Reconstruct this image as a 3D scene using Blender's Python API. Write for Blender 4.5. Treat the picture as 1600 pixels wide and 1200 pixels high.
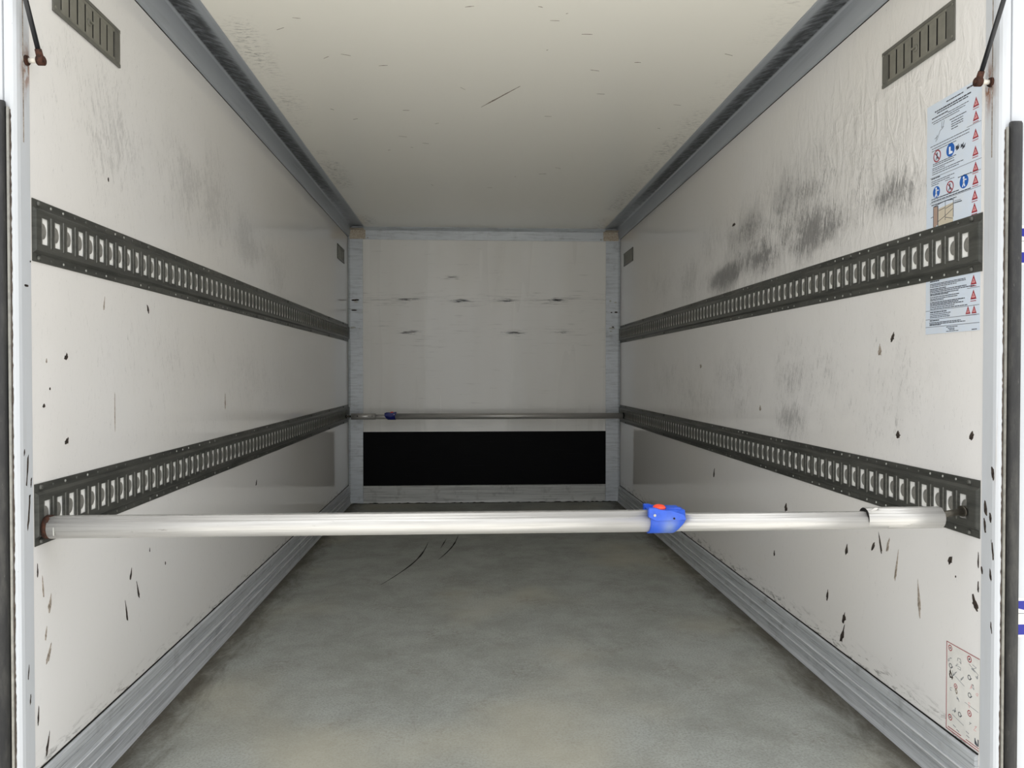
import bpy, bmesh, math, random
from mathutils import Vector, Matrix

random.seed(7)
for o in list(bpy.data.objects):
    bpy.data.objects.remove(o, do_unlink=True)
SC = bpy.context.scene
COL = SC.collection
PI = math.pi

# ------------------------------------------------------------------ camera
CAM_YAW, CAM_PITCH = 3.100, 0.812          # degrees right / down
cd = bpy.data.cameras.new('camera')
cam = bpy.data.objects.new('camera', cd)
COL.objects.link(cam)
cam.location = (-0.133, -1.936, 1.150)
cam.rotation_euler = (math.radians(90 - CAM_PITCH), 0, math.radians(-CAM_YAW))
cd.sensor_fit = 'HORIZONTAL'
cd.sensor_width = 36.0
cd.lens = 27.0
cd.clip_start = 0.02
cd.clip_end = 500
SC.camera = cam

# ------------------------------------------------------------------ sky light (overcast)
w = bpy.data.worlds.new('overcast_sky')
SC.world = w
w.use_nodes = True
bg = w.node_tree.nodes['Background']
bg.inputs['Color'].default_value = (0.965, 0.98, 1.0, 1)
# overcast sky: the zenith is about three times as bright as the horizon
wt = w.node_tree
_g = wt.nodes.new('ShaderNodeTexCoord')
_s = wt.nodes.new('ShaderNodeSeparateXYZ')
_m = wt.nodes.new('ShaderNodeMapRange')
wt.links.new(_g.outputs['Generated'], _s.inputs[0])
wt.links.new(_s.outputs[2], _m.inputs[0])
_m.inputs[1].default_value, _m.inputs[2].default_value = 0.0, 1.0
_m.inputs[3].default_value, _m.inputs[4].default_value = 1.10, 2.55
wt.links.new(_m.outputs[0], bg.inputs['Strength'])

sl = bpy.data.lights.new('yard_bounce_sun', 'SUN')
sl.energy = 5.5
sl.angle = math.radians(8)
sl.color = (1.0, 0.97, 0.93)
sun = bpy.data.objects.new('yard_bounce_sun', sl)
COL.objects.link(sun)
# high front-right sun, added so the lit yard bounces light onto the ceiling
sun.rotation_euler = Vector((0.62, 0.38, 1.15)).to_track_quat('Z', 'Y').to_euler()

# keep light that arrives by way of the glossy panels free of fireflies
SC.cycles.caustics_reflective = False
SC.cycles.caustics_refractive = False

vs = SC.view_settings
vs.view_transform = 'Standard'
vs.look = 'None'
vs.gamma = 1.0
vs.use_curve_mapping = False
vs.exposure = 0.06

# ------------------------------------------------------------------ node helpers
def srgb(r, g, b):
    def f(c):
        c /= 255.0
        return c / 12.92 if c <= 0.04045 else ((c + 0.055) / 1.055) ** 2.4
    return (f(r), f(g), f(b), 1.0)


class NT:
    """small wrapper to write node graphs as expressions"""
    def __init__(self, name):
        self.m = bpy.data.materials.new(name)
        self.m.use_nodes = True
        self.t = self.m.node_tree
        self.b = self.t.nodes['Principled BSDF']
        tc = self.t.nodes.new('ShaderNodeTexCoord')
        self.obj = tc.outputs['Object']
        s = self.t.nodes.new('ShaderNodeSeparateXYZ')
        self.t.links.new(self.obj, s.inputs[0])
        self.x, self.y, self.z = s.outputs

    def put(self, sock, v):
        if isinstance(v, bpy.types.NodeSocket):
            self.t.links.new(v, sock)
        else:
            sock.default_value = v

    def math(self, op, a, b=0.0, c=0.0, clamp=False):
        n = self.t.nodes.new('ShaderNodeMath')
        n.operation = op
        n.use_clamp = clamp
        self.put(n.inputs[0], a); self.put(n.inputs[1], b); self.put(n.inputs[2], c)
        return n.outputs[0]

    def add(self, a, b, clamp=False): return self.math('ADD', a, b, clamp=clamp)
    def mul(self, a, b, clamp=False): return self.math('MULTIPLY', a, b, clamp=clamp)

    def vec(self, x, y, z):
        n = self.t.nodes.new('ShaderNodeCombineXYZ')
        self.put(n.inputs[0], x); self.put(n.inputs[1], y); self.put(n.inputs[2], z)
        return n.outputs[0]

    def noise(self, sx, sy, sz, detail=4, rough=0.6, dist=0.0, off=0.0):
        v = self.vec(self.mul(self.x, sx), self.math('MULTIPLY_ADD', self.y, sy, off), self.mul(self.z, sz))
        n = self.t.nodes.new('ShaderNodeTexNoise')
        self.t.links.new(v, n.inputs['Vector'])
        n.inputs['Scale'].default_value = 1.0
        n.inputs['Detail'].default_value = detail
        n.inputs['Roughness'].default_value = rough
        n.inputs['Distortion'].default_value = dist
        return n.outputs[0]

    def step(self, v, lo, hi, a=0.0, b=1.0):
        n = self.t.nodes.new('ShaderNodeMapRange')
        n.interpolation_type = 'SMOOTHSTEP'
        self.put(n.inputs[0], v)
        for i, k in enumerate((lo, hi, a, b)):
            n.inputs[i + 1].default_value = k
        return n.outputs[0]

    def blob(self, p, q, p0, q0, rp, rq):
        a = self.mul(self.add(p, -p0), 1.0 / rp)
        b = self.mul(self.add(q, -q0), 1.0 / rq)
        s = self.add(self.mul(a, a), self.mul(b, b))
        return self.math('POWER', 2.718, self.mul(s, -1.0))

    def mix(self, fac, a, b):
        n = self.t.nodes.new('ShaderNodeMix')
        n.data_type = 'RGBA'
        self.put(n.inputs[0], fac); self.put(n.inputs[6], a); self.put(n.inputs[7], b)
        return n.outputs[2]

    def bump(self, h, strength=0.2, dist=0.002):
        n = self.t.nodes.new('ShaderNodeBump')
        n.inputs['Strength'].default_value = strength
        n.inputs['Distance'].default_value = dist
        self.put(n.inputs['Height'], h)
        self.t.links.new(n.outputs[0], self.b.inputs['Normal'])

    def done(self, col, rough=0.5, metal=0.0, spec=0.5):
        self.put(self.b.inputs['Base Color'], col)
        self.put(self.b.inputs['Roughness'], rough)
        self.put(self.b.inputs['Metallic'], metal)
        self.put(self.b.inputs['Specular IOR Level'], spec)
        return self.m


def plain(name, col, rough=0.5, metal=0.0, spec=0.5, vary=0.0, scale=60, dark=None, bump=0.0):
    n = NT(name)
    c = col
    if vary:
        f = n.step(n.noise(scale, scale, scale, 5, 0.65), 0.38, 0.72)
        d = dark or tuple(list(x * 0.45 for x in col[:3]) + [1])
        c = n.mix(n.mul(f, vary), col, d)
        if bump:
            n.bump(f, bump, 0.001)
    return n.done(c, rough, metal, spec)


# ------------------------------------------------------------------ materials
DIRT = srgb(58, 57, 56)

def gelcoat(name, side):
    """white glass-fibre side panel, worn; side -1 left, +1 right"""
    n = NT(name)
    base = srgb(228, 226, 224)
    big = n.noise(0, 0.9, 1.1, 3, 0.5, 0, 3.1 + side)
    c = n.mix(n.step(big, 0.35, 0.7, 0, 0.35), base, srgb(224, 219, 211))
    # scratches: long thin, leaning
    lean = n.math('MULTIPLY_ADD', n.z, 0.35, n.y)
    v = n.vec(0.0, n.mul(lean, 62.0), n.mul(n.z, 8.0))
    t = n.t.nodes.new('ShaderNodeTexNoise'); n.t.links.new(v, t.inputs['Vector'])
    t.inputs['Scale'].default_value = 1; t.inputs['Detail'].default_value = 9; t.inputs['Roughness'].default_value = 0.80
    t.inputs['Distortion'].default_value = 0.5
    s1 = t.outputs[0]
    lean2 = n.math('MULTIPLY_ADD', n.z, -0.12, n.y)
    v2 = n.vec(3.0, n.mul(lean2, 170.0), n.mul(n.z, 30.0))
    t2 = n.t.nodes.new('ShaderNodeTexNoise'); n.t.links.new(v2, t2.inputs['Vector'])
    t2.inputs['Scale'].default_value = 1; t2.inputs['Detail'].default_value = 6; t2.inputs['Roughness'].default_value = 0.75
    t2.inputs['Distortion'].default_value = 1.2
    s2 = t2.outputs[0]
    med = n.noise(0, 3.2, 3.8, 5, 0.65, 0.3, 11.0 * side)
    # areas that were rubbed
    if side > 0:
        blobs = [(0.42, 1.72, 0.30, 0.10, 0.8), (1.0, 1.70, 0.40, 0.12, 1.0), (1.55, 1.68, 0.35, 0.10, 1.2),
                 (2.0, 1.65, 0.40, 0.09, 1.2), (1.6, 1.84, 0.8, 0.14, 0.75), (1.1, 1.90, 0.6, 0.15, 0.7), (1.3, 1.74, 0.9, 0.12, 0.8), (2.7, 1.72, 0.30, 0.15, 0.55), (0.7, 1.88, 0.5, 0.2, 0.35),
                 (3.4, 1.75, 0.5, 0.2, 0.35),
                 (1.2, 1.13, 0.20, 0.18, 0.55), (1.2, 0.97, 0.16, 0.10, 0.75), (1.9, 1.12, 0.45, 0.16, 0.4), (1.8, 1.0, 0.12, 0.08, 0.5),
                 (0.85, 1.12, 0.3, 0.2, 0.42), (3.0, 1.08, 0.7, 0.2, 0.36), (0.45, 1.1, 0.3, 0.25, 0.34), (2.5, 1.0, 0.6, 0.12, 0.4)]
    else:
        blobs = [(0.42, 1.86, 0.30, 0.26, 0.55), (1.2, 1.86, 0.5, 0.22, 0.65), (1.9, 1.78, 0.35, 0.18, 0.75), (2.4, 1.72, 0.3, 0.16, 0.7),
                 (0.2, 1.9, 0.2, 0.3, 0.3), (0.9, 1.2, 0.6, 0.2, 0.34), (2.0, 1.12, 0.6, 0.22, 0.42), (1.2, .95, .8, .08, .25), (3.3, 1.7, 0.4, 0.2, 0.25)]
    area = None
    for (y0, z0, ry, rz, k) in blobs:
        g = n.mul(n.blob(n.y, n.z, y0, z0, ry, rz), k)
        area = g if area is None else n.math('MAXIMUM', area, g)
    area = n.mul(area, n.step(med, 0.30, 0.62, 0.25, 1.0))
    thr = n.math('MULTIPLY_ADD', area, 0.25, n.math('MULTIPLY_ADD', s1, 0.52, n.mul(s2, 0.48)))
    scr = n.step(thr, 0.575, 0.74)
    soft = n.mul(area, n.step(n.noise(0, 9, 6, 8, 0.78, 0.4, 5.0 * side), 0.30, 0.70, 0.0, 0.42 if side > 0 else 0.18), True)
    c = n.mix(soft, c, srgb(112, 112, 113))
    c = n.mix(n.mul(scr, 0.66 if side > 0 else 0.50, True), c, DIRT)
    # sparse fine marks everywhere
    fine = n.step(s2, 0.58, 0.74)
    c = n.mix(n.mul(fine, n.step(n.noise(0, 2.0, 2.0, 2, 0.5, 0, 7), 0.35, 0.7, 0.05, 0.40)), c, srgb(90, 86, 82))
    # dirty band just above the kick rail
    low = n.mul(n.step(n.z, 0.15, 0.23, 1.0, 0.0), n.step(n.noise(0, 12, 50, 6, 0.75, 0.5), 0.50, 0.66))
    c = n.mix(n.mul(low, 0.75), c, srgb(60, 55, 48))
    # crumpled surface of the panel, strongest on the rubbed right side
    relief = n.step(n.noise(0, 22, 9, 5, 0.6, 0.8), 0.3, 0.75)
    if side > 0:
        amt = n.math('MAXIMUM', n.blob(n.y, n.z, 0.55, 1.88, 0.8, 0.30), n.mul(n.blob(n.y, n.z, 1.4, 1.75, 0.7, 0.2), 0.8))
        n.bump(n.mul(relief, amt), 0.55, 0.006)
    else:
        n.bump(relief, 0.02, 0.001)
    r = n.math('MULTIPLY_ADD', scr, 0.35, n.step(med, 0.3, 0.7, 0.035, 0.07))
    if side > 0:
        r = n.math('MULTIPLY_ADD', amt, 0.3, r)
    return n.done(c, r, 0, 0.5)


def mat_ceiling():
    n = NT('ceiling_panel')
    c = srgb(244, 241, 231)
    # rubbed patches near the side profiles
    edge = n.math('ABSOLUTE', n.x)
    e = n.mul(n.step(edge, 0.88, 1.0), n.step(edge, 1.0, 1.06, 1, 0.4))
    st = n.noise(28, 75, 0, 5, 0.7, 0.3)
    pat = n.step(n.noise(0.5, 1.6, 0, 2, 0.5, 0, 2.0), 0.42, 0.6)
    c = n.mix(n.mul(n.mul(e, pat), n.step(st, 0.47, 0.68, 0, 0.75)), c, srgb(95, 92, 86))
    return n.done(c, 0.24, 0, 0.5)


def mat_back():
    n = NT('back_panel')
    base = srgb(250, 249, 246)
    c = n.mix(n.step(n.noise(2.2, 0, 0.35, 3, 0.5), 0.35, 0.65), base, srgb(245, 243, 238))
    hz = n.noise(3.0, 0, 75, 6, 0.7, 0.2)
    band = n.math('MAXIMUM', n.blob(n.z, n.z, 1.80, 1.80, 0.10, 0.10), n.mul(n.blob(n.z, n.z, 1.52, 1.52, 0.18, 0.18), 0.6))
    m = n.step(n.math('MULTIPLY_ADD', band, 0.10, hz), 0.60, 0.80)
    c = n.mix(n.mul(m, 0.55), c, srgb(85, 84, 80))
    # four columns of pallet scrape marks
    for (x0, z0, k) in ((-0.684, 1.80, .8), (-0.22, 1.79, 1.), (0.18, 1.795, .9), (0.64, 1.80, 1.), (-0.668, 1.51, .8), (0.248, 1.508, .9), (0.70, 1.513, .7), (-0.318, 1.992, .6)):
        g = n.mul(n.blob(n.x, n.z, x0, z0, 0.11, 0.020), k)
        t = n.noise(9, 0, 130, 5, 0.7, 0.4, 0)
        c = n.mix(n.mul(n.step(n.math('MULTIPLY_ADD', g, 0.22, t), 0.58, 0.74), n.mul(g, 1.4, True)), c, srgb(38, 37, 36))
    cols = n.noise(3.4, 0, 0.25, 2, 0.5)
    r = n.step(cols, 0.42, 0.58, 0.16, 0.34)
    return n.done(c, r, 0, 0.5)


def mat_floor():
    n = NT('floor_coating')
    a = n.noise(3.0, 3.0, 0, 8, 0.75, 0.2)
    c = n.mix(n.step(a, 0.32, 0.7), srgb(164, 167, 162), srgb(142, 144, 138))
    g = n.noise(130, 130, 0, 4, 0.7)
    c = n.mix(n.step(g, 0.40, 0.70, 0, 0.55), c, srgb(112, 112, 104))
    b = n.mul(n.step(n.noise(5.0, 4.0, 0, 5, 0.7, 0.5, 4), 0.50, 0.70), n.step(n.noise(55, 55, 0, 4, 0.75), 0.45, 0.62))
    c = n.mix(n.mul(b, 0.55), c, srgb(112, 105, 94))
    yl = n.step(n.noise(1.1, 0.9, 0, 3, 0.5, 0, 9), 0.48, 0.70, 0, 0.5)
    c = n.mix(yl, c, srgb(182, 176, 156))
    # grime along the kick rails
    ax = n.math('ABSOLUTE', n.x)
    e = n.step(n.math('MULTIPLY_ADD', n.noise(14, 5, 0, 6, 0.75, 0.6), 0.30, ax), 1.16, 1.36)
    c = n.mix(n.mul(e, 0.85), c, srgb(66, 58, 45))
    # pale worn track and a few dark drag lines
    sc = n.noise(3, 90, 0, 5, 0.75, 0.3, 6)
    c = n.mix(n.step(sc, 0.69, 0.80, 0, 0.35), c, srgb(196, 196, 190))
    n.bump(g, 0.25, 0.001)
    return n.done(c, n.step(a, 0.3, 0.7, 0.50, 0.62), 0, 0.2)


def mat_alu(name, base, streak=(3, 3, 90), dirt=0.4, rough=0.42, metal=0.35):
    n = NT(name)
    s = n.noise(*streak, 6, 0.7, 0.2)
    c = n.mix(n.step(s, 0.42, 0.75, 0, dirt), base, srgb(62, 64, 66))
    p = n.noise(11, 11, 11, 4, 0.6)
    c = n.mix(n.step(p, 0.55, 0.75, 0, dirt * 0.6), c, srgb(88, 84, 78))
    return n.done(c, rough, metal, 0.5)


def mat_cove(sign):
    """aluminium corner profile, rubbed black along its upper leg"""
    n = NT('cove_profile')
    base = srgb(176, 181, 187)
    ax = n.math('ABSOLUTE', n.x)
    # direction of the smears leans across the profile
    v = n.vec(n.math('MULTIPLY_ADD', ax, 22.0, 0.0), n.mul(n.math('MULTIPLY_ADD', ax, 0.8, n.y), 38.0), 0.0)
    t = n.t.nodes.new('ShaderNodeTexNoise'); n.t.links.new(v, t.inputs['Vector'])
    t.inputs['Scale'].default_value = 1; t.inputs['Detail'].default_value = 6; t.inputs['Roughness'].default_value = 0.7
    across = n.mul(n.step(ax, 1.045, 1.125), n.step(ax, 1.168, 1.185, 1.0, 0.0))
    along = n.step(n.y, 3.1, 4.3, 1.0, 0.15)
    f = n.step(n.math('MULTIPLY_ADD', n.mul(across, along), 0.36, t.outputs[0]), 0.46, 0.98)
    up = n.step(n.z, 2.43, 2.436)
    c = n.mix(n.mul(n.mul(f, up), 0.92), base, srgb(34, 35, 36))
    fs = n.noise(4, 2, 30, 5, 0.6)
    c = n.mix(n.step(fs, 0.5, 0.8, 0, 0.3), c, srgb(110, 114, 118))
    return n.done(c, 0.48, 0.3, 0.5)


def mat_rail():
    n = NT('galvanised_rail')
    c = n.mix(n.step(n.noise(8, 4, 40, 5, 0.65), 0.35, 0.7), srgb(100, 100, 95), srgb(76, 77, 73))
    sp = n.noise(70, 70, 70, 4, 0.7)
    c = n.mix(n.step(sp, 0.60, 0.75, 0, 0.5), c, srgb(120, 119, 112))
    return n.done(c, 0.42, 0.55, 0.5)


def mat_portal(side):
    n = NT('portal_paint')
    base = srgb(196, 199, 203)
    c = n.mix(n.step(n.noise(20, 20, 3, 4, 0.6), 0.35, 0.75, 0, 0.35), base, srgb(184, 186, 186))
    st = n.noise(60, 60, 2.0, 5, 0.7, 0.3)
    c = n.mix(n.step(st, 0.62, 0.76, 0, 0.45), c, srgb(150, 132, 112))
    r = n.mul(n.blob(n.y, n.z, -0.022, 1.885, 0.022, 0.055), n.step(n.noise(60, 60, 25, 4, 0.7), 0.35, 0.6))
    c = n.mix(n.mul(r, 1.1, True), c, srgb(134, 84, 48))
    ch = n.step(n.noise(110, 110, 45, 5, 0.7), 0.72, 0.76)
    low = n.step(n.z, 1.5, 0.9)
    c = n.mix(n.mul(ch, 0.8), c, srgb(84, 72, 66))
    return n.done(c, 0.35, 0, 0.5)


def mat_bar():
    n = NT('brushed_aluminium')
    s = n.noise(3.0, 160, 160, 6, 0.7)
    c = n.mix(n.step(s, 0.4, 0.75, 0, 0.6), srgb(196, 194, 190), srgb(146, 143, 138))
    p = n.noise(18, 60, 60, 5, 0.75)
    c = n.mix(n.step(p, 0.62, 0.76, 0, 0.6), c, srgb(112, 104, 96))
    return n.done(c, n.step(s, 0.3, 0.7, 0.30, 0.42), 0.45, 0.5)


def mat_black_panel():
    n = NT('black_board')
    s = n.noise(4, 0, 110, 6, 0.72, 0.2)
    c = n.mix(n.step(s, 0.55, 0.80, 0, 0.5), (0.0022, 0.0022, 0.003, 1), (0.02, 0.021, 0.027, 1))
    return n.done(c, 0.55, 0, 0.10)


def mat_rust(name, a, b, rough=0.8):
    n = NT(name)
    c = n.mix(n.step(n.noise(90, 90, 90, 5, 0.7), 0.35, 0.65), a, b)
    n.bump(n.noise(150, 150, 150, 4, 0.7), 0.4, 0.001)
    return n.done(c, rough, 0.2, 0.4)


def mat_rubber():
    n = NT('black_rubber')
    c = n.mix(n.step(n.noise(25, 25, 6, 5, 0.7), 0.4, 0.75), srgb(40, 40, 41), srgb(70, 69, 66))
    c = n.mix(n.step(n.noise(160, 160, 30, 4, 0.7), 0.64, 0.74, 0, 0.5), c, srgb(112, 110, 105))
    return n.done(c, 0.55, 0, 0.4)


M = {}
M['wall_l'] = gelcoat('gelcoat_left', -1)
M['wall_r'] = gelcoat('gelcoat_right', 1)
M['ceiling'] = mat_ceiling()
M['back'] = mat_back()
M['floor'] = mat_floor()
M['trim'] = mat_alu('anodised_trim', srgb(214, 219, 224), (6, 6, 60), 0.35, 0.40, 0.25)
M['kick'] = mat_alu('kick_rail_aluminium', srgb(194, 197, 200), (5, 3.5, 190), 0.55, 0.42, 0.12)
M['kickb'] = mat_alu('kick_rail_back', srgb(206, 207, 204), (2.2, 5, 110), 0.6, 0.45, 0.15)
M['ridge'] = plain('bare_ridge_highlight', srgb(236, 237, 238), 0.3, 0.2, 0.5, 0.35, 8)
M['cove'] = mat_cove(1)
M['rail'] = mat_rail()
M['worn'] = plain('worn_zinc', srgb(158, 156, 150), 0.45, 0.5, 0.5, 0.5, 90)
M['rib'] = plain('rib_zinc', srgb(100, 100, 95), 0.38, 0.6, 0.5, 0.5, 90)
M['rivet'] = plain('bright_rivet', srgb(190, 190, 184), 0.4, 0.4, 0.5, 0.4, 200)
M['rivetd'] = plain('dull_rivet', srgb(104, 104, 99), 0.45, 0.5, 0.5, 0.4, 200)
M['backing'] = plain('clean_backing', srgb(240, 239, 235), 0.5, 0, 0.4, 0.12, 60)
M['portal'] = mat_portal(1)
M['steel'] = plain('stainless_strip', srgb(176, 174, 166), 0.35, 0.6, 0.5, 0.5, 40)
M['bead'] = mat_rust('rusted_seam', srgb(58, 48, 42), srgb(98, 86, 76))
M['rubber'] = mat_rubber()
M['bar'] = mat_bar()
M['groove'] = plain('grooved_aluminium', srgb(160, 158, 154), 0.4, 0.45, 0.5, 0.5, 50)
M['rust'] = mat_rust('brown_rust', srgb(78, 46, 32), srgb(44, 30, 24))
M['pin'] = plain('oily_steel', srgb(84, 80, 72), 0.4, 0.7, 0.5, 0.6, 90)
M['darkhole'] = plain('dark_recess', srgb(22, 21, 20), 0.7, 0, 0.3, 0.3, 50)
def mat_blue():
    n = NT('blue_plastic')
    c = n.mix(n.step(n.noise(60, 60, 60, 4, 0.6), 0.4, 0.75, 0, 0.4), srgb(38, 84, 192), srgb(26, 62, 150))
    g = n.blob(n.x, n.z, 0.005, -0.012, 0.018, 0.022)
    c = n.mix(n.mul(g, 0.62), c, srgb(124, 140, 158))
    return n.done(c, 0.38, 0, 0.5)
M['blue'] = mat_blue()
M['bluedark'] = plain('dark_blue_plastic', srgb(22, 34, 120), 0.4, 0, 0.5, 0.3, 60)
M['red'] = plain('red_plastic', srgb(236, 74, 48), 0.4, 0, 0.5, 0.2, 60)
M['vent'] = plain('vent_grey', srgb(128, 126, 116), 0.45, 0.25, 0.5, 0.35, 30)
M['ventd'] = plain('vent_frame_grey', srgb(106, 105, 98), 0.45, 0.25, 0.5, 0.35, 30)
M['black'] = plain('strut_black', srgb(34, 35, 38), 0.32, 0.1, 0.5, 0.3, 60)
M['whitepaint'] = plain('white_sleeve', srgb(228, 222, 210), 0.5, 0, 0.5, 0.3, 60)
M['gouge'] = mat_rust('gouge_brown', srgb(70, 60, 52), srgb(30, 24, 21))
M['gougel'] = mat_rust('gouge_pale', srgb(172, 163, 152), srgb(122, 110, 98))
M['sheet'] = plain('sticker_sheet', srgb(206, 216, 228), 0.4, 0, 0.5, 0.22, 14, srgb(214, 210, 200))
M['sheetw'] = plain('sticker_white', srgb(226, 224, 219), 0.4, 0, 0.5, 0.2, 14)
M['ink'] = plain('black_ink', srgb(62, 66, 76), 0.5)
M['inkl'] = plain('grey_ink', srgb(122, 126, 132), 0.5)
M['inkred'] = plain('red_ink', srgb(150, 46, 56), 0.5)
M['inkpink'] = plain('pink_ink', srgb(222, 170, 170), 0.5)
M['inkblue'] = plain('blue_ink', srgb(28, 92, 172), 0.5)
M['inkwhite'] = plain('white_ink', srgb(226, 230, 236), 0.5)
M['inkbrown'] = plain('brown_ink', srgb(164, 140, 126), 0.5)
M['inktan'] = plain('tan_ink', srgb(196, 186, 166), 0.5)
M['tapeblue'] = plain('tape_blue', srgb(10, 20, 138), 0.4)
M['bracket'] = mat_rust('bracket_beige', srgb(206, 200, 186), srgb(182, 164, 144), 0.6)
M['shadow_dirt'] = plain('joint_shadow_dirt', srgb(30, 28, 25), 0.8, 0, 0.2, 0.4, 40)  # near-black for the painted gap shadow, joints, dirt line and drag marks
M['ground'] = plain('yard_concrete', srgb(204, 203, 198), 0.9, 0, 0.3, 0.3, 3, srgb(184, 182, 176))

# ------------------------------------------------------------------ mesh helpers
def box(bm, x0, x1, y0, y1, z0, z1):
    v = [bm.verts.new((x, y, z)) for x in (x0, x1) for y in (y0, y1) for z in (z0, z1)]
    for f in ((0, 1, 3, 2), (4, 6, 7, 5), (0, 4, 5, 1), (2, 3, 7, 6), (0, 2, 6, 4), (1, 5, 7, 3)):
        bm.faces.new([v[i] for i in f])
    return v


def basis(d):
    d = Vector(d).normalized()
    a = Vector((0, 0, 1)) if abs(d.z) < 0.9 else Vector((1, 0, 0))
    u = d.cross(a).normalized()
    return u, d.cross(u).normalized()


def tube(bm, p0, p1, r0, r1=None, seg=16, cap=True, smooth=True):
    p0, p1 = Vector(p0), Vector(p1)
    r1 = r0 if r1 is None else r1
    u, v = basis(p1 - p0)
    A, B = [], []
    for i in range(seg):
        t = 2 * PI * i / seg
        d = u * math.cos(t) + v * math.sin(t)
        A.append(bm.verts.new(p0 + d * r0)); B.append(bm.verts.new(p1 + d * r1))
    for i in range(seg):
        f = bm.faces.new((A[i], A[(i + 1) % seg], B[(i + 1) % seg], B[i])); f.smooth = smooth
    if cap:
        bm.faces.new(A[::-1]); bm.faces.new(B)


def prism(bm, pts, a0, a1, axis='y', closed=True, caps=True, smooth=False):
    """extrude a 2-D outline along an axis; pts are the two other coordinates in xyz order"""
    def P(p, a):
        if axis == 'y': return (p[0], a, p[1])
        if axis == 'x': return (a, p[0], p[1])
        return (p[0], p[1], a)
    A = [bm.verts.new(P(p, a0)) for p in pts]
    B = [bm.verts.new(P(p, a1)) for p in pts]
    n = len(pts)
    for i in range(n if closed else n - 1):
        j = (i + 1) % n
        f = bm.faces.new((A[i], A[j], B[j], B[i])); f.smooth = smooth
    if caps and closed:
        bm.faces.new(A[::-1]); bm.faces.new(B)


def sphere(bm, c, r, seg=14, rings=8, sc=(1, 1, 1)):
    m = Matrix.Translation(c) @ Matrix.Diagonal((r * sc[0], r * sc[1], r * sc[2], 1))
    res = bmesh.ops.create_uvsphere(bm, u_segments=seg, v_segments=rings, radius=1, matrix=m)
    for v in res['verts']:
        for f in v.link_faces: f.smooth = True


def mesh(bm, name, bevel=0.0, seg=2):
    if bevel:
        bmesh.ops.bevel(bm, geom=list(bm.edges), offset=bevel, segments=seg, affect='EDGES', clamp_overlap=True)
    bmesh.ops.recalc_face_normals(bm, faces=bm.faces)
    me = bpy.data.meshes.new(name)
    bm.to_mesh(me); bm.free()
    return me


def obj(name, bm, mat, parent=None, loc=None, bevel=0.0, kind=None):
    me = bm if isinstance(bm, bpy.types.Mesh) else mesh(bm, name, bevel)
    if not me.materials: me.materials.append(M[mat])
    o = bpy.data.objects.new(name, me)
    COL.objects.link(o)
    if parent: o.parent = parent
    if loc is not None: o.location = loc
    if kind: o['kind'] = kind
    return o


def share(name, me, parent, loc):
    o = bpy.data.objects.new(name, me)
    COL.objects.link(o); o.parent = parent; o.location = loc
    return o


def thing(name, label, cat, loc, group=None):
    o = bpy.data.objects.new(name, None)
    COL.objects.link(o); o.location = loc
    o.empty_display_size = 0.1
    o['label'] = label; o['category'] = cat
    if group: o['group'] = group
    return o


def struct(name, bm, mat, label=None, cat=None, bevel=0.0):
    o = obj(name, bm, mat, bevel=bevel)
    o['kind'] = 'structure'
    if label: o['label'] = label
    if cat: o['category'] = cat
    return o


def bx(*a):
    bm = bmesh.new(); box(bm, *a); return bm


# ------------------------------------------------------------------ the box body
W, YB, H = 1.2, 4.88, 2.43          # half width, back wall, ceiling height
FR = -0.005                         # where the side panels meet the portal
wall_left = struct('wall_left', bx(-W - 0.03, -W, FR, YB + 0.03, -0.03, 2.50), 'wall_l',
                   'white glass-fibre left side wall with scratches and dents', 'wall')
wall_right = struct('wall_right', bx(W, W + 0.03, FR, YB + 0.03, -0.03, 2.50), 'wall_r',
                    'white right side wall with large dark rubbed patches', 'wall')
wall_back = struct('wall_back', bx(-W, W, YB, YB + 0.03, -0.03, 2.50), 'back',
                   'white front bulkhead wall with dark scrape marks', 'wall')
ceiling = struct('ceiling', bx(-1.062, 1.062, -0.08, YB, H, H + 0.04), 'ceiling',
                 'cream ceiling panel between the grey corner profiles', 'ceiling')
obj('roof_light_blocker', bx(-1.232, 1.232, -0.068, YB + 0.032, 2.502, 2.53), 'backing', ceiling)  # unseen roof panel added to block sky light leaking past the ceiling edges
floor = struct('floor', bx(-W, W, -0.08, YB, -0.03, 0.0), 'floor',
               'grey coated load floor with brown grime at the sides', 'floor')
ground = struct('ground', bx(-14, 14, -26, 8, -1.10, -1.0), 'ground', 'concrete yard outside the open rear of the box', 'ground')

# black lower board on the bulkhead
obj('lower_board', bx(-1.077, 1.075, YB - 0.004, YB - 0.0005, 0.157, 0.632), 'black', wall_back).data.materials[0] = mat_black_panel()

# cove profiles: one angle each, vertical leg on the wall and horizontal leg under the ceiling edge
for s, nm, side in ((-1, 'trim_1', 'left'), (1, 'trim_2', 'right')):
    bm = bmesh.new()
    inner = [(1.1985, 2.340), (1.189, 2.345), (1.186, 2.36), (1.176, 2.425), (1.168, 2.4365), (1.155, 2.4385), (1.10, 2.434), (1.064, 2.426), (1.058, 2.4275)]
    outer = [(1.058, 2.446), (1.1985, 2.446)]
    prism(bm, [(s * x, z) for x, z in inner + outer], -0.08, YB - 0.004, 'y')
    t = struct(nm, bm, 'cove', 'grey aluminium cove profile along the %s ceiling edge, rubbed black' % side, 'trim')

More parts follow.
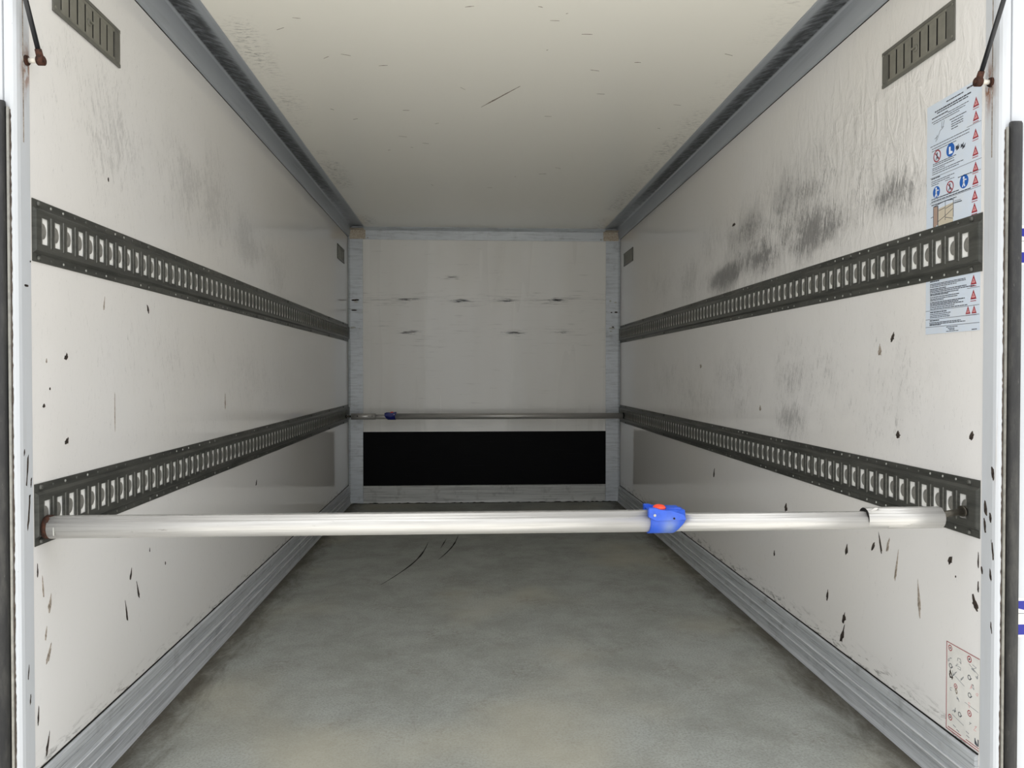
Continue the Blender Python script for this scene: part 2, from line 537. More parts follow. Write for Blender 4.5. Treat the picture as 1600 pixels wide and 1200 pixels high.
# thin dark joint under each cove, painted shadow gap above each kick rail
KZ = {-1: 0.166, 1: 0.145}
for s, side in ((-1, 'left'), (1, 'right')):
    zt = KZ[s]
    wallo = wall_left if s < 0 else wall_right
    bm = bmesh.new(); box(bm, *sorted((s * 1.1997, s * 1.1975)), 0, YB - 0.02, zt + 0.0005, zt + 0.0045)
    obj('joint_shadow_line', bm, 'shadow_dirt', wallo)
    bm = bmesh.new(); box(bm, *sorted((s * 1.1997, s * 1.1985)), 0, YB - 0.02, 2.3365, 2.3395)
    obj('joint_shadow_line', bm, 'shadow_dirt', wallo)
    # kick rail with ribs
    k = zt / 0.155
    prof = [(0, .155), (.004, .1548), (.0095, .150), (.010, .126), (.0065, .1245), (.0065, .123), (.010, .1215),
            (.0085, .0945), (.0150, .0925), (.0150, .0905), (.0085, .088), (.010, .076), (.0065, .074), (.0065, .072), (.010, .070),
            (.0085, .0585), (.0150, .0565), (.0150, .0545), (.0085, .052), (.011, .036), (.0095, .035), (.0095, .033), (.011, .032), (.013, .016), (.018, .006), (.020, .0005), (0, .0005)]
    bm = bmesh.new()
    prism(bm, [(s * (1.1995 - d), z * k) for d, z in prof], 0.001, YB - 0.005, 'y')
    kb = struct('baseboard_' + side, bm, 'kick', 'ribbed aluminium kick rail along the foot of the %s wall' % side, 'baseboard')
    for zr in (.0915, .0555):
        bm = bmesh.new(); prism(bm, [(s * (1.1995 - d), zr * k + z) for d, z in ((.013, .0016), (.0158, .0012), (.0158, -.0012), (.013, -.0016))], 0.002, YB - 0.006, 'y')
        obj('ridge_highlight', bm, 'ridge', kb)  # brighter worn metal puts the ridge highlights into the colour

prof = [(0, .156), (.004, .1555), (.009, .152), (.009, .125), (.0075, .124), (.0075, .122), (.009, .121), (.009, .090), (.0105, .089), (.0105, .086), (.009, .085),
        (.009, .055), (.0075, .054), (.0075, .052), (.009, .051), (.010, .02), (.013, .0005), (0, .0005)]
bm = bmesh.new()
prism(bm, [(YB - 0.0005 - d, z) for d, z in prof], -1.074, 1.072, 'x')
struct('baseboard_back', bm, 'kickb', 'scraped aluminium kick rail below the black board', 'baseboard')
bm = bmesh.new()
prev = None
for i in range(121):
    x = -1.17 + 2.34 * i / 120
    h = 0.003 + 0.006 * random.random() ** 2
    p = [bm.verts.new((x, YB - 0.022 - 0.004 * random.random(), 0.0006)), bm.verts.new((x, YB - 0.012, h)), bm.verts.new((x, YB - 0.002, 0.0006))]
    if prev:
        for a in range(2): bm.faces.new((prev[a], prev[a + 1], p[a + 1], p[a]))
    prev = p
obj('dirt_line', bm, 'shadow_dirt', bpy.data.objects['baseboard_back'])

# bulkhead frame: two posts and a header, with corner brackets
for s, nm, side in ((-1, 'trim_3', 'left'), (1, 'trim_4', 'right')):
    bm = bmesh.new()
    prism(bm, [(s * 1.1985, YB - 0.0005), (s * 1.1985, YB - 0.030), (s * 1.195, YB - 0.032), (s * 1.188, YB - 0.014), (s * 1.182, YB - 0.010), (s * 1.076, YB - 0.010), (s * 1.075, YB - 0.0005)], 0.002, 2.42, 'z')
    post = struct(nm, bm, 'trim', 'bluish aluminium corner post on the %s of the bulkhead' % side, 'trim')
    # scraped bare dents on the post at two heights
    for i in range(7):
        z = random.choice((1.80, 1.80, 1.77, 1.70, 1.55, 1.52)) + random.uniform(-.012, .012)
        bm = bmesh.new()
        x = s * random.uniform(1.09, 1.17)
        sphere(bm, (x, YB - 0.0098, z), 1, 8, 5, (random.uniform(.008, .03), .0014, random.uniform(.004, .010)))
        obj('dent', bm, 'rivet' if i % 3 else 'gouge', post)
bm = bmesh.new()
prism(bm, [(YB - 0.0005, 2.3235), (YB - 0.012, 2.3235), (YB - 0.012, 2.402), (YB - 0.022, 2.410), (YB - 0.040, 2.424), (YB - 0.040, 2.429), (YB - 0.0005, 2.429)], -1.168, 1.168, 'x')
header = struct('trim_5', bm, 'trim', 'bluish aluminium header profile across the top of the bulkhead', 'trim')
for s in (-1, 1):
    bm = bmesh.new()
    box(bm, *sorted((s * 1.187, s * 1.050)), YB - 0.0165, YB - 0.0125, 2.3255, 2.405)
    b = obj('corner_bracket', bm, 'bracket', header, bevel=0.0012)
    b['label'] = 'beige corner bracket with rust'
    bm = bmesh.new()
    box(bm, *sorted((s * 1.187, s * 1.060)), YB - 0.075, YB - 0.0125, 2.4052, 2.409)
    obj('bracket_flange', bm, 'bracket', header)
    bm = bmesh.new(); tube(bm, (s * 1.03, YB - 0.012, 2.338), (s * 1.03, YB - 0.017, 2.338), .007, .006, 12)
    obj('screw', bm, 'rivet', header)

# ------------------------------------------------------------------ rear portal
for s, nm, side in ((-1, 'trim_6', 'left'), (1, 'trim_7', 'right')):
    bm = bmesh.new()
    pts = [(1.200, FR - 0.0005), (1.1975, FR - 0.003), (1.196, -0.050), (1.1975, -0.060), (1.202, -0.066), (1.209, -0.068),
           (1.2215, -0.068), (1.2225, -0.064), (1.2240, -0.064), (1.2250, -0.070), (1.330, -0.070), (1.345, -0.060), (1.345, FR - 0.0005)]
    prism(bm, [(s * x, y) for x, y in pts], -0.20, 2.62, 'z')
    p = struct(nm, bm, 'portal', 'white painted rear portal post on the %s, chipped along its edge' % side, 'trim')
    # vertical joint in the reveal above the strut stud
    bm = bmesh.new(); box(bm, *sorted((s * 1.1962, s * 1.1945)), -0.0385, -0.0372, 1.70, 2.55); obj('reveal_joint', bm, 'gougel', p)
    # rusty seam, ragged strip on the face
    bm = bmesh.new(); prev = None
    zt = 1.772 if s > 0 else 1.778
    for i in range(241):
        z = -0.15 + (zt - 0.01 + 0.15) * i / 240
        a = 1.2072 + random.uniform(-.0010, .0010)
        q = [bm.verts.new((s * a, -0.0679 if a > 1.206 else -0.0672, z)), bm.verts.new((s * (a + .0008), -0.0695, z)), bm.verts.new((s * 1.2092, -0.0695, z)), bm.verts.new((s * 1.2092, -0.067, z))]
        if prev:
            for c in range(3): bm.faces.new((prev[c], prev[c + 1], q[c + 1], q[c]))
        prev = q
    obj('rusty_seam', bm, 'bead', p)
    # rubber buffer with its steel strip
    lab = 'black rubber buffer strip with steel edge on the %s portal post' % side
    t = thing('rubber_buffer', lab, 'buffer strip', (s * 1.225, -0.0702, -0.15), 'rubber buffers on the rear portal')
    L = zt + 0.15
    bm = bmesh.new()
    box(bm, *sorted((s * -0.0155, s * -0.0105)), -0.0045, 0.0022, 0, L - 0.005)
    obj('steel_strip', bm, 'steel', t, bevel=0.0006)
    bm = bmesh.new()
    box(bm, *sorted((s * -0.0102, s * -0.0085)), -0.0022, 0.0022, 0, L - 0.005)
    obj('gap_shadow', bm, 'darkhole', t)  # dark strip that paints the gap shadow beside the rubber
    bm = bmesh.new()
    prof = [(-0.008, 0.0), (-0.0082, -0.010), (-0.006, -0.0155), (-0.001, -0.0185), (0.006, -0.0195), (0.0145, -0.0185), (0.0172, -0.015), (0.018, -0.009), (0.018, 0.0)]
    A = []
    for zz, k in ((0, 1), (L, 1), (L + 0.006, .82), (L + 0.008, .5)):
        A.append([bm.verts.new((s * (0.005 + (x - 0.005) * (0.7 + 0.3 * k)), y * k, zz)) for x, y in prof])
    for a, b in zip(A[:-1], A[1:]):
        for i in range(len(prof) - 1):
            f = bm.faces.new((a[i], a[i + 1], b[i + 1], b[i])); f.smooth = True
    bm.faces.new(A[-1]); bm.faces.new(A[0][::-1])
    obj('rubber_profile', bm, 'rubber', t)

    # gas strut
    bz = 1.900 if s < 0 else 1.893
    by = -0.023 if s < 0 else -0.032
    slope = -0.42 if s < 0 else -0.47
    t = thing('gas_strut', 'black gas strut with rusty ball end on the %s portal post' % side, 'gas strut', (s * 1.196, by, bz), 'gas struts of the rear flap')
    bm = bmesh.new(); tube(bm, (0, 0, 0), (-s * 0.004, 0, 0), .0125, .0115, 16); tube(bm, (-s * .004, 0, 0), (-s * .007, 0, 0), .0095, .009, 6)
    obj('stud_plate', bm, 'rust', t)
    bm = bmesh.new(); tube(bm, (-s * 0.006, 0, 0), (-s * 0.028, 0, 0), .0062, .0062, 14)
    obj('spacer', bm, 'whitepaint', t)
    d = Vector((s * 0.05, slope, 1)).normalized()
    c = Vector((-s * 0.034, 0, 0))
    bm = bmesh.new()
    tube(bm, c - Vector((0.008, 0, 0)), c + Vector((0.008, 0, 0)), .0115, .0115, 16)
    tube(bm, c, c + d * 0.026, .0085, .0078, 12)
    tube(bm, c + Vector((-s * .008, 0, 0)), c + Vector((-s * .011, 0, 0)), .007, .006, 12)
    obj('ball_socket', bm, 'rust', t, bevel=0.0008)
    bm = bmesh.new(); tube(bm, c + d * 0.024, c + d * 0.30, .0058, .0058, 14); obj('rod', bm, 'black', t)
    bm = bmesh.new(); tube(bm, c + d * 0.30, c + d * 0.60, .011, .011, 18); obj('cylinder', bm, 'black', t, bevel=0.001)

    # paint chips
    chips = [(-0.024, 0.80, .020, .006), (-0.022, 0.755, .020, .004), (-0.044, 0.78, .014, .006), (-0.05, 0.895, .020, .006), (-0.046, 0.632, .018, .005), (-0.052, .70, .03, .003), (-0.050, .50, .018, .003), (-0.012, .636, .010, .003)] if s > 0 else \
            [(-0.033, 0.916, .040, .003), (-0.017, 0.885, .012, .002), (-0.027, 0.815, .045, .003), (-0.035, 0.43, .018, .002), (-0.028, .36, .014, .002), (-0.045, .96, .010, .003), (-0.03, 1.36, .003, .01), (-0.012, 1.42, .002, .002)]
    for (y, z, hz, hy) in chips:
        bm = bmesh.new(); sphere(bm, (0, 0, 0), 1, 9, 6, (.0009, hy, hz))
        for v in bm.verts:
            v.co.y += v.co.z * random.uniform(.05, .2) + random.uniform(-.001, .001); v.co.z *= random.uniform(.85, 1.1)
        obj('paint_chip', bm, 'gouge', p, (s * 1.1965, y, z))

bm = bx(-1.1955, 1.1955, -0.070, -0.006, 2.447, 2.62)
struct('trim_8', bm, 'portal', 'white painted rear portal header above the opening', 'trim', bevel=0.004)

# blue and white stickers on the outer face of the right post
post_r = bpy.data.objects['trim_7']
for i, (zc, lab) in enumerate(((1.472, 'upper blue and white sticker on the right portal post, level with the upper rail'), (0.531, 'lower blue and white sticker on the right portal post, below the load bar'))):
    t = thing('blue_sticker', lab, 'sticker', (1.252, -0.0702, zc - 0.05), 'blue stickers on the right post')
    obj('sheet', bx(0, 0.075, -0.0006, 0.0, 0, 0.10), 'sheetw', t)
    bm = bmesh.new()
    prism(bm, [(0.0, 0.092), (0.075, 0.092), (0.075, 0.060), (0.05, 0.062), (0.02, 0.068), (0.0, 0.073)], -0.0011, -0.0006, 'y')
    obj('blue_band', bm, 'tapeblue', t)
    bm = bmesh.new()
    prism(bm, [(0.0, 0.006), (0.075, 0.006), (0.075, 0.030), (0.03, 0.032), (0.0, 0.032)], -0.0011, -0.0006, 'y')
    obj('blue_band', bm, 'tapeblue', t)
    obj('thin_line', bx(0, 0.075, -0.0011, -0.0006, 0.0605 - 0.001, 0.0605), 'ink', t)

# ------------------------------------------------------------------ lashing rails
PITCH = 0.0590
RH = 0.0765           # half height
HT = 0.012            # how far the web stands off the wall
SY0, SY1 = -0.020, 0.013      # slot relative to its centre (near side first)
SZ = 0.0325
NSH = 40              # pitches whose ribs, tongues and rivets are single parts

def rail(s, zc, y_first, label):
    root = thing('lashing_rail', label, 'lashing rail', (s * W, 0, zc - RH), 'slotted lashing rails')
    n = int((YB - 0.036 - y_first) / PITCH)
    yend = YB - 0.033
    y0 = 0.0
    X = lambda d: -s * d
    zz = lambda z: z + RH
    bm = bmesh.new()
    web0, web1 = -0.050, 0.050
    # flanges and sloping folds (front skin)
    prof_top = [(0.0003, RH), (0.0022, RH), (0.0022, 0.0565), (HT, web1)]
    for sg in (1, -1):
        pr = [(X(d), zz(sg * z)) for d, z in prof_top]
        prism(bm, pr, y0, yend, 'y', closed=False)
    # web: strips above and below the slots
    for a, b in ((SZ, web1), (web0, -SZ)):
        v = [bm.verts.new((X(HT), y, zz(z))) for y, z in ((y0, a), (yend, a), (yend, b), (y0, b))]
        bm.faces.new(v)
    # bars between the slots
    edges = [y0]
    for i in range(n):
        c = y_first + i * PITCH
        edges += [c + SY0, c + SY1]
    edges.append(yend)
    for i in range(0, len(edges), 2):
        a, b = edges[i], edges[i + 1]
        v = [bm.verts.new((X(HT), y, zz(z))) for y, z in ((a, -SZ), (b, -SZ), (b, SZ), (a, SZ))]
        bm.faces.new(v)
    # slot edges (sheet thickness)
    for i in range(n):
        c = y_first + i * PITCH
        P = [(c + SY0, -SZ), (c + SY1, -SZ), (c + SY1, SZ), (c + SY0, SZ)]
        for k in range(4):
            p, q = P[k], P[(k + 1) % 4]
            v = [bm.verts.new((X(d), y, zz(z))) for d, y, z in ((HT, *p), (HT, *q), (HT - .003, *q), (HT - .003, *p))]
            bm.faces.new(v)
    # closed near end
    v = [bm.verts.new((X(d), y0, zz(z))) for d, z in ((0.0003, -RH), (0.0022, -RH), (0.0022, -.0565), (HT, web0), (HT, web1), (0.0022, .0565), (.0022, RH), (.0003, RH))]
    bm.faces.new(v)
    v = [bm.verts.new((X(d), yend, zz(z))) for d, z in ((0.0003, -RH), (0.0022, -RH), (0.0022, -.0565), (HT, web0), (HT, web1), (0.0022, .0565), (.0022, RH), (.0003, RH))]
    bm.faces.new(v)
    bmesh.ops.remove_doubles(bm, verts=bm.verts, dist=1e-5)
    obj('slotted_plate', bm, 'rail', root)
    obj('backing_strip', bx(*sorted((X(0.0003), X(HT - .0046))), 0.003, yend - .003, zz(-.043), zz(.043)), 'backing', root)

    # one tongue: half-round lug on the near side of each slot
    def tongue(bm, c):
        out = [(c + SY0, -SZ)]
        for z in (-SZ, -.0201, -.0188, -.016, -.011, -.0055, 0.0, .0055, .011, .016, .0188, .0201, SZ):
            t = z / SZ
            q = 1 - (z / 0.0200) ** 2
            bulge = 0.0060 + (0.0185 * math.sqrt(q) if q > 0 else 0.0)
            out.append((c + SY0 + bulge, z))
        out.append((c + SY0, SZ))
        def dep(y): return HT - 0.0010 - 0.045 * (y - c - SY0)
        F = [bm.verts.new((X(dep(y)), y, zz(z))) for y, z in out]
        B = [bm.verts.new((X(dep(y) - .0018), y, zz(z))) for y, z in out]
        bm.faces.new(F)
        for k in range(len(out)):
            j = (k + 1) % len(out)
            bm.faces.new((F[k], F[j], B[j], B[k]))
    bm = bmesh.new(); tongue(bm, 0); me_t = mesh(bm, 'slot_tongue'); me_t.materials.append(M['worn'])
    def rib(bm, c):
        prof = [(HT - .0003, -.0065), (HT + .0018, -.0042), (HT + .0024, -.001), (HT + .0024, .001), (HT + .0018, .0042), (HT - .0003, .0065)]
        prism(bm, [(X(d), c + y) for d, y in prof], zz(-SZ - .006), zz(SZ + .006), 'z')
    off = 0.5 * (SY1 + PITCH + SY0)
    bm = bmesh.new(); rib(bm, 0); me_r = mesh(bm, 'rib'); me_r.materials.append(M['rib'])
    def rivet(bm, c, z, big=1.0):
        tube(bm, (X(.002), c, z), (X(.0038), c, z), .0042 * big, .0026 * big, 8)
    bm = bmesh.new(); rivet(bm, 0, 0); me_v = mesh(bm, 'rivet'); me_v.materials.append(M['rivet'])
    bm = bmesh.new(); rivet(bm, 0, 0); me_vd = mesh(bm, 'rivet'); me_vd.materials.append(M['rivetd'])
    bm = bmesh.new(); tube(bm, (X(.002), 0, 0), (X(.0065), 0, 0), .0075, .006, 12); tube(bm, (X(.0065), 0, 0), (X(.0078), 0, 0), .006, .003, 12)
    me_s = mesh(bm, 'screw'); me_s.materials.append(M['rivetd'])
    far_t, far_r, far_v = bmesh.new(), bmesh.new(), bmesh.new()
    for i in range(n):
        c = y_first + i * PITCH
        if i < NSH:
            share('slot_tongue', me_t, root, (0, c, 0))
            if i < n - 1: share('rib', me_r, root, (0, c + off, 0))
        else:
            tongue(far_t, c); rib(far_r, c + off) if i < n - 1 else None
        for z in (RH + 0.0665, RH - 0.0665):
            yy = c - 0.018
            if i % 11 == 0:
                share('screw', me_s, root, (0, yy, z))
            elif i < NSH:
                br = random.random() < (0.75 if (i < 14 and s > 0) or i < 3 else 0.25)
                share('rivet', me_v if br else me_vd, root, (0, yy, z))
            else:
                rivet(far_v, yy, z)
    obj('far_tongues', far_t, 'worn', root, kind='stuff')
    obj('far_ribs', far_r, 'rib', root, kind='stuff')
    obj('far_rivets', far_v, 'rivetd', root, kind='stuff')
    if s > 0:
        # end plate over the near end
        bm = bmesh.new(); box(bm, *sorted((X(HT + .0002), X(HT + .0022))), 0.0005, 0.0255, zz(-.048), zz(.050)); obj('end_plate', bm, 'rail', root, bevel=.0006)
    return root

rail(-1, 1.5005, 0.038 + 0.004, 'upper slotted lashing rail on the left wall, below the left vent')
rail(-1, 0.8005, 0.038 + 0.004, 'lower slotted lashing rail on the left wall, holding the near load bar')
rail(1, 1.4925, 0.0597 - 0.004 + 0.003, 'upper slotted lashing rail on the right wall, crossing the instruction sticker')
rail(1, 0.7925, 0.0597 - 0.004 + 0.003, 'lower slotted lashing rail on the right wall, holding the bar pin')

# ------------------------------------------------------------------ vents
def vent(s, y0, y1, z0, z1, label, nslot, knob):
    root = thing('vent_grille', label, 'vent', (s * W, (y0 + y1) / 2, z0), 'grey vent grilles on the side walls')
    ly, lz = y1 - y0, z1 - z0
    X = lambda d: -s * d
    bm = bmesh.new()
    # back plate dark
    box(bm, *sorted((X(.0004), X(.0012))), -ly / 2 + .004, ly / 2 - .004, .004, lz - .004)
    obj('back_plate', bm, 'darkhole', root)
    fr = .010
    bm = bmesh.new()
    for a in ((-ly / 2, ly / 2, lz - fr, lz), (-ly / 2, ly / 2, 0, fr), ):
        box(bm, *sorted((X(.0005), X(.0056))), *a)
    ends = .034
    for a in ((-ly / 2, -ly / 2 + ends, fr, lz - fr), (ly / 2 - ends, ly / 2, fr, lz - fr)):
        box(bm, *sorted((X(.0005), X(.0045))), *a)
    obj('frame', bm, 'ventd', root)
    # slats: uprights between the slots
    a, b = -ly / 2 + ends, ly / 2 - ends
    gap = .0085
    step = (b - a + gap) / (nslot + 0.0001)
    bm = bmesh.new()
    wd = (b - a - nslot * gap) / (nslot - 1) if nslot > 1 else 0
    box(bm, *sorted((X(.0016), X(.0036))), -wd / 2, wd / 2, fr, lz - fr)
    me = mesh(bm, 'slat', .0006, 1); me.materials.append(M['vent'])
    for i in range(nslot - 1):
        y = a + gap + wd / 2 + i * (wd + gap)
        share('slat', me, root, (0, y, 0))
    # slot end blocks
    bm = bmesh.new()
    box(bm, *sorted((X(.0010), X(.0040))), a, b, fr, fr + .008); box(bm, *sorted((X(.0010), X(.0040))), a, b, lz - fr - .008, lz - fr)
    obj('slot_rail', bm, 'vent', root)
    for (yy, z) in ((-ly / 2 + .008, .012), (-ly / 2 + .008, lz - .012), (ly / 2 - .008, .012), (ly / 2 - .008, lz - .012)):
        bm = bmesh.new(); tube(bm, (X(.004), yy, z), (X(.0065), yy, z), .0042, .0035, 10); obj('screw', bm, 'vent', root)
    if knob:
        bm = bmesh.new(); tube(bm, (X(.003), 0, lz * .48), (X(.007), 0, lz * .48), .011, .010, 16); box(bm, *sorted((X(.007), X(.012))), -.010, .010, lz * .48 - .003, lz * .48 + .003)
        obj('knob', bm, 'vent', root, bevel=.0006)
    return root

vent(-1, 0.100, 0.474, 2.077, 2.190, 'grey slotted vent grille high on the left wall near the gas strut', 8, True)
vent(1, 0.120, 0.490, 2.067, 2.180, 'grey slotted vent grille high on the right wall above the instruction sticker', 8, True)
vent(-1, 4.31, 4.64, 2.073, 2.192, 'far grey vent grille on the left wall beside the bulkhead corner', 6, False)
vent(1, 4.31, 4.68, 2.073, 2.184, 'far grey vent grille on the right wall beside the bulkhead corner', 6, False)

# ------------------------------------------------------------------ load bars
def bar_profile(r, flat=0.30):
    """round tube with a flat grooved back on top"""
    pts = []
    for i in range(60):
        t = 2 * PI * i / 60
        y, z = r * math.sin(t), r * math.cos(t)
        z = min(z, r * 0.95)
        if 0.50 < abs(t if t < PI else t - 2 * PI) < 0.98: y, z = y * 0.93, z * 0.93
        pts.append((y, z))
    # groove in the top
    out = []
    for (y, z) in pts:
        out.append((y, z))
    return out

def tube_x(x0, x1, r, hollow=True):
    bm = bmesh.new()
    P = bar_profile(r)
    n = len(P)
    rows = [(x0, .86), (x0, 1), (x1, 1), (x1, .86)] if hollow else [(x0, 1), (x1, 1)]
    V = [[bm.verts.new((x, y * k, z * k)) for y, z in P] for x, k in rows]
    for a, b in zip(V[:-1], V[1:]):
        for i in range(n):
            f = bm.faces.new((a[i], a[(i + 1) % n], b[(i + 1) % n], b[i])); f.smooth = True
    if not hollow:
        bm.faces.new(V[0][::-1]); bm.faces.new(V[-1])
    else:
        # inside walls a short way in
        for end, x, dx in ((V[0], x0, .02 if x1 > x0 else -.02), (V[-1], x1, -.02 if x1 > x0 else .02)):
            I = [bm.verts.new((x + dx, v.co.y, v.co.z)) for v in end]
            for i in range(n):
                bm.faces.new((end[i], end[(i + 1) % n], I[(i + 1) % n], I[i]))
            bm.faces.new(I)
    return bm

def latch(root, x, r, m, mred, dirx=1):
    """plastic clamp sleeve with lever; local origin on the bar axis"""
    d = dirx
    bm = bmesh.new()
    # body: sleeve around the tube, slanted on its far end
    P = []
    prof_top = r + .009
    left = -.047
    n = 28
    def right(z):      # slanted end
        if z > r * 0.20: return .0465
        return .0465 - (r * 0.20 - z) * 0.78
    A, B = [], []
    for i in range(n):
        t = 2 * PI * i / n
        y, z = (r + .0035) * math.sin(t), (r + .0035) * math.cos(t)
        zz = max(z, -r - .0035)
        if z > r * .55: zz = r + .0035; y = max(-r * .80, min(r * .80, y * 1.0))
        A.append(bm.verts.new((d * (left + .006 * (1 - abs(zz) / (r + .004))), y, zz)))
        B.append(bm.verts.new((d * right(zz), y, zz)))
    for i in range(n):
        f = bm.faces.new((A[i], A[(i + 1) % n], B[(i + 1) % n], B[i])); f.smooth = True
    bm.faces.new(A[::-1]); bm.faces.new(B)
    body = obj('clamp_sleeve', bm, m, root, (x, 0, 0))
    # side cheeks rising above the tube
    for sy in (-1, 1):
        bm = bmesh.new()
        prism(bm, [(d * -.050, r * .55), (d * -.050, r + .011), (d * -.036, r + .011), (d * -.016, r + .0045), (d * .004, r + .0045), (d * .016, r + .0015), (d * .041, r - .007), (d * .0475, r * .30), (d * .020, r * .25), (d * -.03, r * .2)],
              sy * (r * .70), sy * (r + .0065), 'y')
        obj('cheek', bm, m, root, (x, 0, 0), bevel=.0008)
    bm = bmesh.new()
    prism(bm, [(d * -.006, r + .001), (d * .002, r + .0085), (d * .034, r + .0085), (d * .0415, r + .003), (d * .0415, r - .006), (d * .02, r - .002)], -r * .66, r * .66, 'y')
    obj('lever', bm, m, root, (x, 0, 0), bevel=.0008)
    bm = bmesh.new()
    sphere(bm, (0, 0, 0), 1, 20, 10, (.0165, r * .72, .0085))
    obj('release_button', bm, mred, root, (x - d * .0155, -r * .12, r + .0065))['label'] = 'red release button'
    for (xx, zz_, rr) in ((-.0345, r * .72, .0038), (.0155, r * .42, .0028)):
        bm = bmesh.new(); tube(bm, (0, 0, 0), (0, -.0022, 0), rr, rr * .8, 12); tube(bm, (0, -.002, 0), (0, -.003, 0), rr * .5, rr * .4, 8)
        obj('screw', bm, 'darkhole' if xx > 0 else 'rivet', root, (x + d * xx, -(r + .0062), zz_))

def near_bar():
    root = thing('load_bar', 'telescopic aluminium load bar with bright blue clamp across the near opening', 'load bar', (0, 0.030, 0.7667), 'telescopic load bars')
    root.rotation_euler = (0, 0, 0)
    R1, R2 = .0283, .0235
    obj('outer_tube', tube_x(-1.174, 0.345, R1), 'bar', root)
    bm = bmesh.new(); box(bm, -1.16, 0.33, -.010, .010, R1 * .93 - .0002, R1 * .93 + .0012); obj('top_strip', bm, 'groove', root, bevel=.0004)
    o = obj('inner_tube', tube_x(0.34, 0.96, R2), 'bar', root, (0, 0, -.0042))
    bm = bmesh.new(); box(bm, 0.37, 0.93, -.008, .008, R2 * .93 - .0002, R2 * .93 + .0010); obj('top_strip', bm, 'groove', root, (0, 0, -.0042), bevel=.0003)
    obj('end_sleeve', tube_x(0.905, 1.110, .0288), 'bar', root, (0, .003, .0008))['label'] = 'wider aluminium sleeve'
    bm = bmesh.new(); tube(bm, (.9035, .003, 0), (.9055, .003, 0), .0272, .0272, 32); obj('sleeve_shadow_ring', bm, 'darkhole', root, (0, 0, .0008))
    bm = bmesh.new(); tube(bm, (1.100, .003, 0), (1.1085, .003, 0), .0246, .0246, 32); obj('end_plug', bm, 'darkhole', root, (0, 0, .0008))
    # raised locking tab at the sleeve's inner end
    bm = bmesh.new(); prism(bm, [(.905, .018), (.925, .030), (.935, .0295), (.93, .024)], -.012, -.002, 'y'); obj('sleeve_tab', bm, 'bar', root)
    # ring near the left end, rusty end stop
    bm = bmesh.new()
    prism(bm, [(-1.156, .004), (-1.1535, .004), (-1.1535, -.016), (-1.156, -.016)], -R1 - .0014, -R1 + .004, 'y'); obj('index_mark', bm, 'rivet', root, bevel=.0005)
    bm = bmesh.new(); tube(bm, (-1.1865, .003, .0), (-1.172, .003, 0), .030, .0292, 28); obj('end_stop', bm, 'rust', root)['label'] = 'rust-brown end stop'
    bm = bmesh.new(); tube(bm, (-1.194, .003, -.001), (-1.180, .003, -.001), .012, .012, 16); obj('end_pin', bm, 'pin', root)
    # pin on the right
    bm = bmesh.new()
    a, b = Vector((1.100, .002, .005)), Vector((1.1935, .017, .0155))
    tube(bm, a, b, .0088, .0088, 18)
    dd = (b - a).normalized()
    tube(bm, b - dd * .016, b - dd * .010, .0150, .0150, 20)
    tube(bm, b - dd * .007, b - dd * .003, .0135, .0135, 20)
    obj('locking_pin', bm, 'pin', root)['label'] = 'dark oily locking pin with collar'
    latch(root, .371, R1, 'blue', 'red', 1)
    return root
near_bar()

def far_bar():
    root = thing('load_bar', 'telescopic load bar with dark blue clamp in front of the bulkhead', 'load bar', (0, 4.62, 0.7830), 'telescopic load bars')
    R1, R2 = .0255, .0205
    obj('outer_tube', tube_x(-0.775, 1.178, R1), 'bar', root)
    obj('inner_tube', tube_x(-0.97, -0.77, R2), 'bar', root, (0, 0, -.003))
    obj('end_sleeve', tube_x(-1.139, -0.935, R1 + .0015), 'bar', root)
    for x, r in ((-1.085, .006), (-1.12, .003), (-.99, .003), (-.96, .003)):
        bm = bmesh.new(); tube(bm, (x, -R1 + .001, .004), (x, -R1 - .0025, .004), r, r, 10); obj('hole_rim', bm, 'darkhole', root)
    bm = bmesh.new(); tube(bm, (-1.1375, 0, 0), (-1.192, .0, .002), .0085, .0085, 16); tube(bm, (-1.172, 0, 0.001), (-1.182, 0, 0.001), .017, .017, 18); obj('locking_pin', bm, 'pin', root)
    bm = bmesh.new(); tube(bm, (1.177, 0, 0), (1.1875, 0, 0), .026, .026, 24); obj('end_stop', bm, 'darkhole', root)
    latch(root, -.812, R1, 'bluedark', 'red', -1)
far_bar()

# ------------------------------------------------------------------ gouges in the side panels
def gouge(parent, s, y, z, ly, lz, lean=0.0, mat='gouge', tail=0.5):
    """ragged drop-shaped damage: torn rim around a dark core"""
    bm = bmesh.new()
    n = 16
    ring = []
    ly *= .9; lz *= .9
    for i in range(n):
        t = 2 * PI * i / n
        k = 1 + random.uniform(-.38, .25)
        yy = math.sin(t) * ly * k
        zz = math.cos(t) * lz * k
        if zz > 0: yy *= max(0.06, 1 - tail * zz / lz); zz *= 1.5
        ring.append((yy + lean * zz, zz))
    A = [bm.verts.new((-s * .0002, a, b)) for a, b in ring]
    B = [bm.verts.new((-s * .0016, a * .8, b * .85)) for a, b in ring]
    Cc = bm.verts.new((-s * .0008, 0, -.1 * lz))
    for i in range(n):
        j = (i + 1) % n
        bm.faces.new((A[i], A[j], B[j], B[i]))
        bm.faces.new((B[i], B[j], Cc))
    obj('gouge', bm, mat, parent, (s * W, y, z))

